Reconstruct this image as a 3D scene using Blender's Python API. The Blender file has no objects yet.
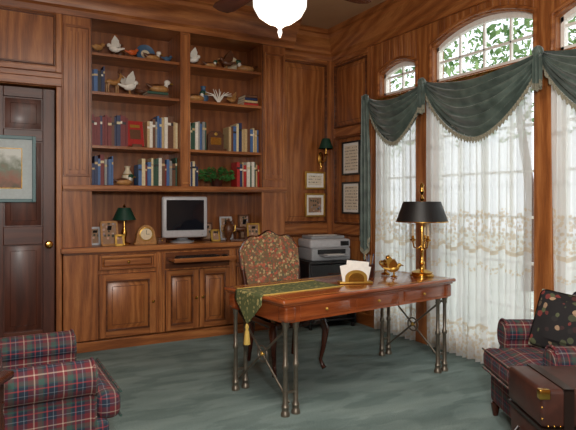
import bpy, bmesh, math, random
from mathutils import Matrix, Vector, Euler
random.seed(7)
pi=math.pi
sc=bpy.context.scene
try:
    sc.view_settings.view_transform='Standard'
    sc.view_settings.look='None'
except Exception: pass

# ---------------------------------------------------------------- materials
def srgb(r,g,b):
    f=lambda c:(c/255/12.92) if c/255<=0.04045 else ((c/255+0.055)/1.055)**2.4
    return (f(r),f(g),f(b),1)
class NT:
    def __init__(s,name):
        s.m=bpy.data.materials.new(name); s.m.use_nodes=True
        s.nt=s.m.node_tree; s.n=s.nt.nodes; s.l=s.nt.links
        s.b=s.n['Principled BSDF']; s.out=s.n['Material Output']
    def new(s,t,**k):
        x=s.n.new(t)
        for a,v in k.items(): setattr(x,a,v)
        return x
    def math(s,op,a,b=None,clamp=False):
        x=s.n.new('ShaderNodeMath'); x.operation=op; x.use_clamp=clamp
        for i,v in enumerate((a,b)):
            if v is None: continue
            if isinstance(v,(int,float)): x.inputs[i].default_value=v
            else: s.l.new(v,x.inputs[i])
        return x.outputs[0]
    def mix(s,f,a,b):
        x=s.n.new('ShaderNodeMix'); x.data_type='RGBA'
        for sock,v in ((x.inputs['Factor'],f),(x.inputs[6],a),(x.inputs[7],b)):
            if isinstance(v,(int,float,tuple)): sock.default_value=v
            else: s.l.new(v,sock)
        return x.outputs[2]
    def ramp(s,f,stops):
        x=s.n.new('ShaderNodeValToRGB'); e=x.color_ramp.elements
        while len(e)<len(stops): e.new(0.5)
        for i,(p,c) in enumerate(stops): e[i].position=p; e[i].color=c
        s.l.new(f,x.inputs[0]); return x.outputs[0]
    def xyz(s):
        tc=s.n.new('ShaderNodeTexCoord'); sp=s.n.new('ShaderNodeSeparateXYZ')
        s.l.new(tc.outputs['Object'],sp.inputs[0]); return tc,sp.outputs[0],sp.outputs[1],sp.outputs[2]
    def comb(s,a,b,c=0.0):
        x=s.n.new('ShaderNodeCombineXYZ')
        for i,v in enumerate((a,b,c)):
            if isinstance(v,(int,float)): x.inputs[i].default_value=v
            else: s.l.new(v,x.inputs[i])
        return x.outputs[0]
    def noise(s,vec,scale,detail=3,rough=.5):
        x=s.n.new('ShaderNodeTexNoise'); x.inputs['Scale'].default_value=scale
        x.inputs['Detail'].default_value=detail; x.inputs['Roughness'].default_value=rough
        if vec is not None: s.l.new(vec,x.inputs['Vector'])
        return x.outputs['Fac']
    def bump(s,h,st,dist=.01):
        x=s.n.new('ShaderNodeBump'); x.inputs['Strength'].default_value=st; x.inputs['Distance'].default_value=dist
        s.l.new(h,x.inputs['Height']); s.l.new(x.outputs[0],s.b.inputs['Normal'])

def plain(name,c,rough=.5,metal=0,noise=.0,scale=40,emit=0,coat=0):
    t=NT(name); t.b.inputs['Roughness'].default_value=rough; t.b.inputs['Metallic'].default_value=metal
    tc,x,y,z=t.xyz()
    n=t.noise(tc.outputs['Object'],scale)
    d=tuple(v*(1-max(noise,.06)) for v in c[:3])+(1,); l=tuple(min(1,v*(1+max(noise,.06))) for v in c[:3])+(1,)
    t.l.new(t.ramp(n,[(.3,d),(.7,l)]),t.b.inputs['Base Color'])
    if coat: t.b.inputs['Coat Weight'].default_value=coat
    if emit:
        t.b.inputs['Emission Color'].default_value=c; t.b.inputs['Emission Strength'].default_value=emit
    return t.m

def wood(name,dark,mid,light,horiz=False,rough=.36,band=3.2,coat=.18):
    t=NT(name); tc,x,y,z=t.xyz()
    if horiz:
        a=t.math('ADD',z,t.math('MULTIPLY',y,.22)); s=t.math('ADD',x,t.math('MULTIPLY',y,.8))
    else:
        a=t.math('ADD',x,y); s=z
    v=t.comb(a,t.math('MULTIPLY',s,.12),0.0)
    w=t.new('ShaderNodeTexWave',wave_type='BANDS',bands_direction='X',wave_profile='SIN')
    w.inputs['Scale'].default_value=band; w.inputs['Distortion'].default_value=14
    w.inputs['Detail'].default_value=3; w.inputs['Detail Scale'].default_value=1.1; w.inputs['Detail Roughness'].default_value=.6
    t.l.new(v,w.inputs['Vector'])
    fine=t.noise(t.comb(a,t.math('MULTIPLY',s,.04),0.0),150,4,.75)
    big=t.noise(t.comb(a,t.math('MULTIPLY',s,.35)),3.4,3)
    f=t.math('ADD',t.math('MULTIPLY',w.outputs['Fac'],.16),t.math('MULTIPLY',fine,.50))
    f=t.math('ADD',f,t.math('MULTIPLY',big,.34))
    t.l.new(t.ramp(f,[(.26,dark),(.5,mid),(.74,light)]),t.b.inputs['Base Color'])
    t.b.inputs['Roughness'].default_value=rough; t.b.inputs['Coat Weight'].default_value=coat
    t.b.inputs['Coat Roughness'].default_value=.2
    t.bump(f,.10,.003)
    return t.m
OAK=[srgb(92,47,21),srgb(150,89,45),srgb(194,130,74)]
oak_v=wood('oak_vertical',*OAK); oak_h=wood('oak_horizontal',*OAK,horiz=True)
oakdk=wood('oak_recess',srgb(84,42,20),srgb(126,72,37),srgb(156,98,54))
oakmd=wood('oak_groove_shade',srgb(62,30,14),srgb(96,52,25),srgb(128,74,38),horiz=True)  # moulding oak coloured darker to paint in the shade of the panel grooves
DK=[srgb(50,22,13),srgb(80,39,25),srgb(104,56,36)]
door_v=wood('door_mahogany_v',*DK,rough=.4,coat=.1); door_h=wood('door_mahogany_h',*DK,horiz=True,rough=.4,coat=.1)
cherry=wood('desk_cherry',srgb(96,42,18),srgb(140,70,34),srgb(168,94,50),horiz=True,rough=.16,coat=.6)
darkwood=wood('dark_walnut',srgb(30,13,8),srgb(62,28,16),srgb(84,42,24),rough=.25)
ceil_m=plain('ceiling_paint',srgb(176,140,104),.7,noise=.05,scale=3)
plaster=plain('plaster_tan',srgb(190,160,130),.8)
brass=plain('brass',srgb(205,160,80),.22,1,.08)
bronze=plain('bronze_leg_metal',srgb(118,110,98),.4,.75,.15)
gold=plain('gold_leaf',srgb(190,150,70),.35,.7,.1)
black=plain('black_plastic',srgb(22,22,24),.4)
silver=plain('silver_plastic',srgb(180,180,184),.35)
greyp=plain('grey_plastic',srgb(150,152,156),.45)
white=plain('white_paint',srgb(236,234,228),.5)
paper=plain('book_pages',srgb(222,210,185),.8)
cream=plain('cream_ceramic',srgb(225,210,180),.3)
screen_m=plain('crt_screen',srgb(22,26,34),.08)
shade_g=plain('green_shade',srgb(18,58,44),.5)
shade_k=plain('black_shade',srgb(20,20,22),.45)
greenleaf=plain('leaf_green',srgb(60,116,56),.5,noise=.3,scale=30)
leather=plain('trunk_leather',srgb(60,30,22),.42,noise=.3,scale=18)
strapm=plain('trunk_strap',srgb(30,16,12),.4)
globe_m=plain('opal_glass_globe',srgb(255,250,240),.2,emit=1.2)
blue=plain('figurine_blue',srgb(70,100,130),.4); tan=plain('figurine_tan',srgb(172,124,72),.45,noise=.2)
brownf=plain('figurine_brown',srgb(88,52,30),.4,noise=.2); whitef=plain('figurine_white',srgb(230,225,215),.35)
orange=plain('figurine_orange',srgb(200,92,40),.4); headg=plain('mallard_green',srgb(20,70,48),.3)
tassel=plain('tassel_gold',srgb(190,160,80),.7)
fringe_m=plain('fringe_beige',srgb(140,136,118),.8,noise=.35,scale=120)
bookcols=[plain('book_'+n,srgb(*c),.5,noise=.12,scale=60) for n,c in dict(maroon=(112,30,32),red=(170,34,30),navy=(34,46,84),green=(34,74,56),blue=(64,100,150),tan=(190,164,120),white=(222,216,204),brown=(100,62,38),black=(34,32,34),grey=(140,140,138),cream=(212,196,156)).items()]
BC=dict(zip('maroon red navy green blue tan white brown black grey cream'.split(),range(11)))

# carpet
t=NT('carpet'); tc,x,y,z=t.xyz()
n1=t.noise(tc.outputs['Object'],120,4,.8)
mp=t.new('ShaderNodeMapping'); mp.inputs['Rotation'].default_value=(0,0,.6); mp.inputs['Scale'].default_value=(1,2.4,1)
t.l.new(tc.outputs['Object'],mp.inputs[0])
n2=t.noise(mp.outputs[0],2.4,3,.5)
mp2=t.new('ShaderNodeMapping'); mp2.inputs['Rotation'].default_value=(0,0,-.5); mp2.inputs['Scale'].default_value=(1,4,1)
t.l.new(tc.outputs['Object'],mp2.inputs[0]); n3=t.noise(mp2.outputs[0],1.5,2)
edge=t.ramp(n2,[(.44,(0,0,0,1)),(.50,(1,1,1,1))])
f=t.math('ADD',t.math('ADD',t.math('MULTIPLY',n1,.62),t.math('MULTIPLY',edge,.07)),t.math('MULTIPLY',n3,.32))
t.l.new(t.ramp(f,[(.28,srgb(66,84,82)),(.5,srgb(108,127,124)),(.74,srgb(156,173,168))]),t.b.inputs['Base Color'])
t.b.inputs['Roughness'].default_value=.95; t.bump(n1,.7,.014); carpet=t.m

# plaid
t=NT('plaid_upholstery'); tc,x,y,z=t.xyz()
sn=t.new('ShaderNodeSeparateXYZ'); t.l.new(tc.outputs['Normal'],sn.inputs[0])
ax=[x,y,z]; wt=[t.math('SUBTRACT',1.0,t.math('POWER',t.math('ABSOLUTE',sn.outputs[i]),2.0)) for i in range(3)]
def stripes(off,wid,per=.125):
    tot=None
    for i in range(3):
        fr=t.math('FRACT',t.math('ADD',t.math('DIVIDE',ax[i],per),off+20))
        m=t.math('MULTIPLY',t.math('LESS_THAN',fr,wid),wt[i])
        tot=m if tot is None else t.math('ADD',tot,m)
    return tot
col=t.mix(t.math('MULTIPLY',stripes(0,.50),.5,True),srgb(98,28,36),srgb(22,36,54))
col=t.mix(t.math('MULTIPLY',stripes(.55,.20),.45,True),col,srgb(40,78,70))
col=t.mix(t.math('MULTIPLY',stripes(.24,.045),.42,True),col,srgb(180,166,150))
col=t.mix(t.math('MULTIPLY',stripes(.70,.05),.4,True),col,srgb(165,56,56))
col=t.mix(t.math('MULTIPLY',stripes(.90,.03),.3,True),col,srgb(140,150,160))
t.l.new(col,t.b.inputs['Base Color']); t.b.inputs['Roughness'].default_value=.85
t.bump(t.noise(tc.outputs['Object'],300,2),.3,.005); plaid=t.m

def floral(name,base,cols,scale=26,k=.85):
    t=NT(name); tc,x,y,z=t.xyz()
    d=t.noise(tc.outputs['Object'],14,3)
    v=t.new('ShaderNodeTexVoronoi'); v.inputs['Scale'].default_value=scale
    t.l.new(tc.outputs['Object'],v.inputs['Vector'])
    sv=t.new('ShaderNodeSeparateColor'); t.l.new(v.outputs['Color'],sv.inputs[0])
    st=[(i/len(cols),c) for i,c in enumerate(cols)]
    c=t.ramp(sv.outputs[0],st)
    m=t.math('LESS_THAN',v.outputs['Distance'],t.math('MULTIPLY',d,k))
    t.l.new(t.mix(m,base,c),t.b.inputs['Base Color']); t.b.inputs['Roughness'].default_value=.85
    return t.m
flor=floral('floral_tapestry',srgb(112,92,64),[srgb(160,66,54),srgb(104,104,66),srgb(200,172,126),srgb(130,78,52),srgb(84,92,76),srgb(178,92,68)],54,1.2)
pillow_m=floral('pillow_floral',srgb(24,22,24),[srgb(180,150,120),srgb(30,28,30),srgb(120,50,46),srgb(34,32,32),srgb(80,86,60)],22)
runner_m=floral('runner_brocade',srgb(84,92,54),[srgb(160,148,88),srgb(100,106,64),srgb(180,164,106),srgb(70,82,50)],40)

# green silk
t=NT('green_drapery'); tc,x,y,z=t.xyz()
n=t.noise(tc.outputs['Object'],9,3)
t.l.new(t.ramp(n,[(.3,srgb(62,76,70)),(.7,srgb(98,114,106))]),t.b.inputs['Base Color'])
t.b.inputs['Roughness'].default_value=.42; t.b.inputs['Sheen Weight'].default_value=.3; drape=t.m

# sheer lace
t=NT('sheer_lace'); tc,x,y,z=t.xyz()
tr=t.new('ShaderNodeBsdfTransparent'); tl=t.new('ShaderNodeBsdfTranslucent'); df=t.new('ShaderNodeBsdfDiffuse')
m1=t.new('ShaderNodeMixShader'); m1.inputs[0].default_value=.45; t.l.new(tl.outputs[0],m1.inputs[1]); t.l.new(df.outputs[0],m1.inputs[2])
v=t.new('ShaderNodeTexVoronoi'); v.inputs['Scale'].default_value=34; t.l.new(tc.outputs['Object'],v.inputs['Vector'])
petal=t.math('LESS_THAN',v.outputs['Distance'],.46)
zz=t.math('ADD',z,t.math('MULTIPLY',t.math('ABSOLUTE',t.math('SINE',t.math('MULTIPLY',y,14.0))),.06))
def band(a,b): return t.math('MULTIPLY',t.math('GREATER_THAN',zz,a),t.math('LESS_THAN',zz,b))
bands=t.math('ADD',band(1.04,1.34),t.math('ADD',band(.84,.89),band(.05,.34)))
solidb=t.math('ADD',band(1.00,1.035),band(.34,.36))
lace=t.math('ADD',t.math('MULTIPLY',t.math('MULTIPLY',petal,bands),.75),t.math('MULTIPLY',solidb,.8),True)
t.l.new(t.mix(lace,(.86,.88,.87,1),srgb(206,190,164)),tl.inputs[0]); t.l.new(t.mix(lace,(.80,.81,.79,1),srgb(208,192,166)),df.inputs[0])
op=t.math('ADD',.76,t.math('MULTIPLY',lace,.22),True)
m2=t.new('ShaderNodeMixShader'); t.l.new(op,m2.inputs[0]); t.l.new(tr.outputs[0],m2.inputs[1]); t.l.new(m1.outputs[0],m2.inputs[2])
t.l.new(m2.outputs[0],t.out.inputs[0]); sheer=t.m
# glass pane
t=NT('window_glass'); tr=t.new('ShaderNodeBsdfTransparent'); gl=t.new('ShaderNodeBsdfGlossy'); gl.inputs['Roughness'].default_value=.02
m2=t.new('ShaderNodeMixShader'); m2.inputs[0].default_value=.06
t.l.new(tr.outputs[0],m2.inputs[1]); t.l.new(gl.outputs[0],m2.inputs[2]); t.l.new(m2.outputs[0],t.out.inputs[0]); glass=t.m
# tree leaf
t=NT('tree_leaf'); tl=t.new('ShaderNodeBsdfTranslucent'); df=t.new('ShaderNodeBsdfDiffuse'); tc,x,y,z=t.xyz()
c=t.ramp(t.noise(tc.outputs['Object'],1.5,3),[(.35,srgb(66,100,56)),(.65,srgb(150,176,120))])
t.l.new(c,tl.inputs[0]); t.l.new(c,df.inputs[0]); m1=t.new('ShaderNodeMixShader'); m1.inputs[0].default_value=.5
t.l.new(tl.outputs[0],m1.inputs[1]); t.l.new(df.outputs[0],m1.inputs[2]); t.l.new(m1.outputs[0],t.out.inputs[0]); treeleaf=t.m
grass=plain('pale_paving',srgb(176,180,168),.9,noise=.15,scale=4)
# landscape print
t=NT('landscape_print'); tc,x,y,z=t.xyz()
n=t.noise(tc.outputs['Object'],14,4)
f=t.math('ADD',t.math('MULTIPLY',t.math('SUBTRACT',z,1.45),1.6),t.math('MULTIPLY',n,.45))
t.l.new(t.ramp(f,[(.25,srgb(70,80,60)),(.42,srgb(150,100,80)),(.6,srgb(120,130,110)),(.8,srgb(215,220,215))]),t.b.inputs['Base Color']); landscape=t.m
mat_teal=plain('mat_board_grey',srgb(190,202,204),.7); frame_teal=plain('frame_teal',srgb(70,108,112),.4)
t=NT('certificate_paper'); tc,x,y,z=t.xyz()
f=t.math('MULTIPLY',t.math('LESS_THAN',t.math('FRACT',t.math('MULTIPLY',z,28.0)),.3),t.math('GREATER_THAN',t.noise(tc.outputs['Object'],60,2),.5))
t.l.new(t.mix(f,srgb(226,216,196),srgb(120,110,100)),t.b.inputs['Base Color']); cert=t.m
photo_m=floral('photo_print',srgb(150,120,95),[srgb(210,190,170),srgb(90,110,140),srgb(200,160,140),srgb(70,70,60)],30)

# ---------------------------------------------------------------- builder
class B:
    def __init__(s,name,mats,loc=(0,0,0),rz=0,bevel=0,angle=40):
        s.name=name; s.bm=bmesh.new(); s.mats=mats; s.loc=loc; s.rz=rz; s.bev=bevel; s.ang=angle
    def commit(s,t,mat=0,M=None):
        if M is not None: bmesh.ops.transform(t,matrix=M,verts=t.verts)
        for f in t.faces: f.material_index=mat
        me=bpy.data.meshes.new('tmp'); t.to_mesh(me); t.free(); s.bm.from_mesh(me); bpy.data.meshes.remove(me)
    def box(s,a,b,mat=0,M=None):
        t=bmesh.new(); bmesh.ops.create_cube(t,size=1)
        c=[(a[i]+b[i])/2 for i in range(3)]; d=[abs(b[i]-a[i]) for i in range(3)]
        bmesh.ops.transform(t,matrix=Matrix.Translation(c)@Matrix.Diagonal((*d,1)),verts=t.verts)
        s.commit(t,mat,M)
    def rbox(s,c,d,r,mat=0,rot=(0,0,0),seg=3,puff=0):
        t=bmesh.new(); bmesh.ops.create_cube(t,size=1)
        bmesh.ops.transform(t,matrix=Matrix.Diagonal((*d,1)),verts=t.verts)
        if puff:
            bmesh.ops.subdivide_edges(t,edges=t.edges[:],cuts=5,use_grid_fill=True)
            for v in t.verts:
                kx=1-(2*v.co.x/d[0])**2; ky=1-(2*v.co.y/d[1])**2; kz=1-(2*v.co.z/d[2])**2
                big=sorted([(d[0],0),(d[1],1),(d[2],2)])[0][1]
                k=[ky*kz,kx*kz,kx*ky][big]
                v.co[big]+=math.copysign(puff*k**.6 if k>0 else 0,v.co[big])*(1 if abs(v.co[big])>.3*d[big] else 0)
            es=[e for e in t.edges if len(e.link_faces)==2 and e.calc_face_angle(0)>.9]
            bmesh.ops.bevel(t,geom=es,offset=r,segments=seg,affect='EDGES',profile=.5)
        else:
            bmesh.ops.bevel(t,geom=t.edges[:],offset=r,segments=seg,affect='EDGES',profile=.5)
        s.commit(t,mat,Matrix.Translation(c)@Euler(rot).to_matrix().to_4x4())
    def lathe(s,prof,c=(0,0,0),mat=0,seg=24,M=None):
        t=bmesh.new(); rings=[]
        for r,z in prof:
            r=max(r,.0005)
            rings.append([t.verts.new((r*math.cos(2*pi*i/seg),r*math.sin(2*pi*i/seg),z)) for i in range(seg)])
        for a,b in zip(rings,rings[1:]):
            for i in range(seg): t.faces.new((a[i],a[(i+1)%seg],b[(i+1)%seg],b[i]))
        t.faces.new(rings[0][::-1]); t.faces.new(rings[-1])
        bmesh.ops.recalc_face_normals(t,faces=t.faces)
        T=Matrix.Translation(c)
        s.commit(t,mat,T@M if M is not None else T)
    def ell(s,c,r,mat=0,rot=(0,0,0),seg=16):
        t=bmesh.new(); bmesh.ops.create_uvsphere(t,u_segments=seg,v_segments=seg//2+2,radius=1)
        s.commit(t,mat,Matrix.Translation(c)@Euler(rot).to_matrix().to_4x4()@Matrix.Diagonal((*r,1)))
    def tube(s,pts,rad,mat=0,seg=10,closed=False):
        pts=[Vector(p) for p in pts]; n=len(pts)
        if not hasattr(rad,'__len__'): rad=[rad]*n
        t=bmesh.new(); rings=[]; prev=None
        for i,p in enumerate(pts):
            if closed: d=(pts[(i+1)%n]-pts[i-1]).normalized()
            else: d=(pts[min(i+1,n-1)]-pts[max(i-1,0)]).normalized()
            if prev is None:
                u=d.cross(Vector((0,0,1)) if abs(d.z)<.9 else Vector((1,0,0))).normalized()
            else: u=(prev-d*prev.dot(d)).normalized()
            prev=u; w=d.cross(u)
            rings.append([t.verts.new(p+(u*math.cos(2*pi*k/seg)+w*math.sin(2*pi*k/seg))*rad[i]) for k in range(seg)])
        R=rings+([rings[0]] if closed else [])
        for a,b in zip(R,R[1:]):
            for i in range(seg): t.faces.new((a[i],a[(i+1)%seg],b[(i+1)%seg],b[i]))
        if not closed: t.faces.new(rings[0][::-1]); t.faces.new(rings[-1])
        bmesh.ops.recalc_face_normals(t,faces=t.faces)
        s.commit(t,mat)
    def prism(s,poly,f0,f1,mat=0):
        t=bmesh.new(); a=[t.verts.new(f0(*p)) for p in poly]; b=[t.verts.new(f1(*p)) for p in poly]
        t.faces.new(a); t.faces.new(b[::-1]); n=len(poly)
        for i in range(n): t.faces.new((a[i],b[i],b[(i+1)%n],a[(i+1)%n]))
        bmesh.ops.recalc_face_normals(t,faces=t.faces)
        s.commit(t,mat)
    def grid(s,fn,nu,nv,mat=0):
        t=bmesh.new(); g=[[t.verts.new(fn(i/nu,j/nv)) for j in range(nv+1)] for i in range(nu+1)]
        for i in range(nu):
            for j in range(nv):
                t.faces.new((g[i][j],g[i+1][j],g[i+1][j+1],g[i][j+1]))
        s.commit(t,mat)
    def done(s,solid=0,parent=None):
        me=bpy.data.meshes.new(s.name); s.bm.to_mesh(me); s.bm.free()
        for m in s.mats: me.materials.append(m)
        for p in me.polygons: p.use_smooth=True
        try: me.set_sharp_from_angle(angle=math.radians(s.ang))
        except Exception: pass
        o=bpy.data.objects.new(s.name,me); sc.collection.objects.link(o)
        o.location=s.loc; o.rotation_euler=(0,0,s.rz)
        if solid:
            m=o.modifiers.new('sol','SOLIDIFY'); m.thickness=solid; m.offset=0
        if s.bev:
            m=o.modifiers.new('bev','BEVEL'); m.width=s.bev; m.segments=2; m.limit_method='ANGLE'; m.angle_limit=math.radians(50)
        if parent: o.parent=parent
        return o

def fy(Y): return lambda u,o,z:(u,Y-o,z)
def fx(X): return lambda u,o,z:(X-o,u,z)
def fbox(b,F,u0,u1,o0,o1,z0,z1,mat=0):
    p=F(u0,o0,z0); q=F(u1,o1,z1); b.box(p,q,mat)
def raised(b,F,u0,u1,z0,z1,o=0,mat=0,h=.018,e=.035,me=None):
    A0=[(u0,o,z0),(u1,o,z0),(u1,o,z1),(u0,o,z1)]
    C0=[(u0+e,o+h,z0+e),(u1-e,o+h,z0+e),(u1-e,o+h,z1-e),(u0+e,o+h,z1-e)]
    t=bmesh.new(); A=[t.verts.new(F(*p)) for p in A0]; C=[t.verts.new(F(*p)) for p in C0]
    for i in range(4): t.faces.new((A[i],A[(i+1)%4],C[(i+1)%4],C[i]))
    t.faces.new(C); t.faces.new(A[::-1])
    bmesh.ops.recalc_face_normals(t,faces=t.faces)
    b.commit(t,mat)
    if me is not None:   # bead around the field, groove shade put into its darker colour
        w=.008; moulded(b,F,u0+e-w,u1-e+w,z0+e-w,z1-e+w,w,o+h*.5,h*.45,me,me)
def moulded(b,F,u0,u1,z0,z1,w=.03,o=0,th=.02,mv=0,mh=1):
    fbox(b,F,u0,u0+w,o,o+th,z0,z1,mv); fbox(b,F,u1-w,u1,o,o+th,z0,z1,mv)
    fbox(b,F,u0+w,u1-w,o,o+th,z0,z0+w,mh); fbox(b,F,u0+w,u1-w,o,o+th,z1-w,z1,mh)
def pdoor(b,F,u0,u1,z0,z1,o=0,st=.06,mv=0,mh=1,md=4):
    moulded(b,F,u0-.006,u1+.006,z0-.006,z1+.006,.006,o,.004,md,md)
    moulded(b,F,u0,u1,z0,z1,st,o,.022,mv,mh)
    moulded(b,F,u0+st,u1-st,z0+st,z1-st,.014,o,.030,md,md)
    raised(b,F,u0+st+.016,u1-st-.016,z0+st+.016,z1-st-.016,o,mv,.024,.045,md)

H=3.42; XR=3.80; YB=5.90; YF=5.48; YP=5.75
# ---------------------------------------------------------------- shell
b=B('floor',[carpet]); b.box((-1.5,-1.3,-.1),(XR+.15,YB+.1,0)); b.done()
b=B('ceiling',[ceil_m]); b.box((-1.5,-1.3,H),(XR+.15,YB+.1,H+.1)); b.done()
b=B('wall_left',[oak_v]); b.box((-1.5,-1.2,0),(-1.4,YB,H)); b.done()
b=B('wall_front',[plaster]); b.box((-1.5,-1.3,0),(XR+.15,-1.2,H)); b.done()
b=B('wall_back',[oak_v]); b.box((-1.5,YB,0),(XR+.15,YB+.1,H),0); b.done()
b=B('wall_back_panelled',[oak_v,oak_h,oakmd],bevel=.004)
Fp=fy(YP)
b.box((2.99,YP,0),(XR,YB,H),0)
moulded(b,Fp,2.99,XR,.0,3.14,.09,0,.02,0,1)
fbox(b,Fp,3.08,3.71,0,.02,1.0,1.12,1); fbox(b,Fp,3.08,3.71,0,.02,.0,.18,1)
moulded(b,Fp,3.09,3.70,1.13,3.04,.018,0,.034,2,2); raised(b,Fp,3.12,3.67,1.16,3.01,0,0,.014,.05,2)
moulded(b,Fp,3.09,3.70,.19,.99,.018,0,.034,2,2); raised(b,Fp,3.12,3.67,.22,.96,0,0,.014,.05,2)
b.done()
Fd=fy(YF)
b=B('wall_back_header',[oak_v,oak_h,oakmd],bevel=.004)
b.box((-1.4,YF,2.425),(.66,YB,H),0)
moulded(b,Fd,-1.4,.655,2.56,3.14,.05,0,.02,0,1); moulded(b,Fd,-.38,.60,2.62,3.08,.015,0,.03,2,2)
b.done()
b=B('wall_back_left',[oak_v]); b.box((-1.4,YF,0),(-.42,YB,2.42),0); b.done()
b=B('wall_back_jamb',[oak_v]); b.box((.62,YF,0),(.655,YB,2.42),0); b.done()
b=B('trim_1',[oak_v,oak_h],bevel=.006)
fbox(b,Fd,.605,.655,0,.035,0,2.43,0); fbox(b,Fd,-.42,-.345,0,.035,0,2.43,0); fbox(b,Fd,-.42,.655,0,.04,2.43,2.54,1)
fbox(b,Fd,-.44,.655,.0,.055,2.50,2.55,1); b.done()
b=B('door_1',[door_v,door_h,brass,darkwood],bevel=.004)
Fq=fy(YF+.05)
b.box((-.34,YF+.05,0.01),(.60,YF+.095,2.41),0)
for u0,u1 in ((-.34,-.24),(.08,.18),(.50,.60)): fbox(b,Fq,u0,u1,0,.02,0.01,2.41,0)
for z0,z1 in ((.01,.22),(1.0,1.16),(1.93,2.03),(2.32,2.41)):
    fbox(b,Fq,-.24,.08,0,.02,z0,z1,1); fbox(b,Fq,.18,.50,0,.02,z0,z1,1)
for u0,u1 in ((-.24,.08),(.18,.50)):
    for z0,z1 in ((.22,1.0),(1.16,1.93),(2.03,2.32)):
        raised(b,Fq,u0+.01,u1-.01,z0+.01,z1-.01,0,0,.018,.05,3)
b.lathe([(.03,0),(.03,.008),(.012,.01),(.012,.04),(.03,.05),(.034,.07),(.022,.085),(.001,.088)],(.545,YF+.03,1.0),2,20,Matrix.Rotation(pi/2,4,'X'))
b.done()
b=B('framed_landscape_print',[frame_teal,mat_teal,landscape,gold],bevel=.003)
Fz=fy(YF+.028)
moulded(b,Fz,-.18,.44,1.38,1.97,.03,0,.03,0,0); fbox(b,Fz,-.155,.415,0,.012,1.405,1.945,1)
moulded(b,Fz,-.06,.33,1.50,1.86,.008,0,.016,3,3); fbox(b,Fz,-.055,.325,0,.015,1.505,1.855,2); b.done()

# ---------------------------------------------------------------- bookcase
b=B('built_in_bookcase',[oak_v,oak_h,oakdk,brass,oakmd],bevel=.003)
Fb=fy(YF)
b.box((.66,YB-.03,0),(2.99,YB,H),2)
for u0,u1 in ((.66,.92),(1.775,1.88),(2.70,2.99)):
    b.box((u0,YF,1.50),(u1,YB-.03,3.14),0)
for u0,u1 in ((.66,.92),(2.70,2.99)): b.box((u0,YF,.96),(u1,YB-.03,1.50),0)
b.box((.66,YF,3.10),(2.99,YB-.03,H),1)
for u0,u1 in ((.67,.91),(2.72,2.97)):
    moulded(b,Fb,u0,u1,1.62,3.02,.022,0,.018,0,1)
    for k in range(3):
        c=u0+(u1-u0)*(k+1)/4; fbox(b,Fb,c-.014,c+.014,0,.012,1.68,2.96,0)
moulded(b,Fb,1.775,1.88,1.56,3.1,.02,0,.014,0,1)
for u0,u1 in ((.92,1.775),(1.88,2.70)): moulded(b,Fb,u0-.012,u1+.012,1.53,3.112,.012,0,.010,4,4)
for z in (1.54,1.92,2.43,2.80):
    for u0,u1 in ((.92,1.775),(1.88,2.70)):
        b.box((u0,YF+.02,z-.028),(u1,YB-.03,z),1)
b.box((.66,YF-.02,1.485),(2.99,YB-.03,1.538),1); fbox(b,Fb,.66,2.99,.02,.045,1.50,1.53,1)
YL=5.40; Fl=fy(YL)
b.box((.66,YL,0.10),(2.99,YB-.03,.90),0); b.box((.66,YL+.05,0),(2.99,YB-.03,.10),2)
b.box((.64,YL-.03,.915),(3.01,YB-.03,.96),1); b.box((.66,YL-.012,.895),(2.99,YL+.05,.915),4)
fbox(b,Fl,.66,2.99,0,.018,.0,.09,1)
def knob(x,z,F=YL-.022): b.lathe([(.008,0),(.008,.014),(.016,.022),(.012,.032),(.001,.034)],(x,F,z),3,12,Matrix.Rotation(pi/2,4,'X'))
pdoor(b,Fl,.97,1.50,.11,.70,0); knob(1.47,.42)
def drawer(u0,u1):
    moulded(b,Fl,u0-.006,u1+.006,.739,.886,.006,0,.004,4,4); moulded(b,Fl,u0,u1,.745,.88,.022,0,.026); raised(b,Fl,u0+.03,u1-.03,.77,.86,0,1,.02,.02,4); knob((u0+u1)/2,.815)
drawer(.97,1.50)
pdoor(b,Fl,1.60,1.93,.11,.70,0,.05); pdoor(b,Fl,1.95,2.28,.11,.70,0,.05); knob(1.905,.42); knob(1.975,.42)
for u in (1.53,1.57,2.31): fbox(b,Fl,u,u+.02,0,.012,.11,.88,0)
pdoor(b,Fl,2.36,2.90,.11,.70,0); knob(2.40,.42)
drawer(2.36,2.90)
fbox(b,Fl,1.60,2.28,0,.006,.72,.88,4)
b.box((1.62,YL-.22,.805),(2.26,YL+.02,.825),1); b.box((1.62,YL-.235,.80),(2.26,YL-.22,.84),1)
b.done()
b=B('keyboard',[black,greyp],bevel=.002); b.box((1.68,YL-.19,.825),(2.10,YL-.05,.845),0)
for r in range(5):
    for k in range(15): b.box((1.69+k*.0272,YL-.183+r*.026,.845),(1.713+k*.0272,YL-.161+r*.026,.852),0)
b.done()
b=B('computer_mouse',[black],bevel=0); b.ell((2.18,YL-.12,.8385),(.03,.05,.0135)); b.done()

crown=[(0,3.10),(.03,3.10),(.035,3.15),(.06,3.17),(.075,3.22),(.11,3.28),(.16,3.32),(.17,3.36),(.20,3.37),(.20,3.42),(0,3.42)]
b=B('trim_2',[oak_h],angle=25); 
b.prism(crown,lambda o,z:(-1.4,YF-o,z),lambda o,z:(2.99+.1,YF-o,z)); b.prism(crown,lambda o,z:(2.9,YP-o,z),lambda o,z:(XR,YP-o,z)); b.done()
b=B('trim_3',[oak_h],angle=25); b.prism(crown,lambda o,z:(XR-o,-1.2,z),lambda o,z:(XR-o,YP,z)); b.done()

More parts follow.
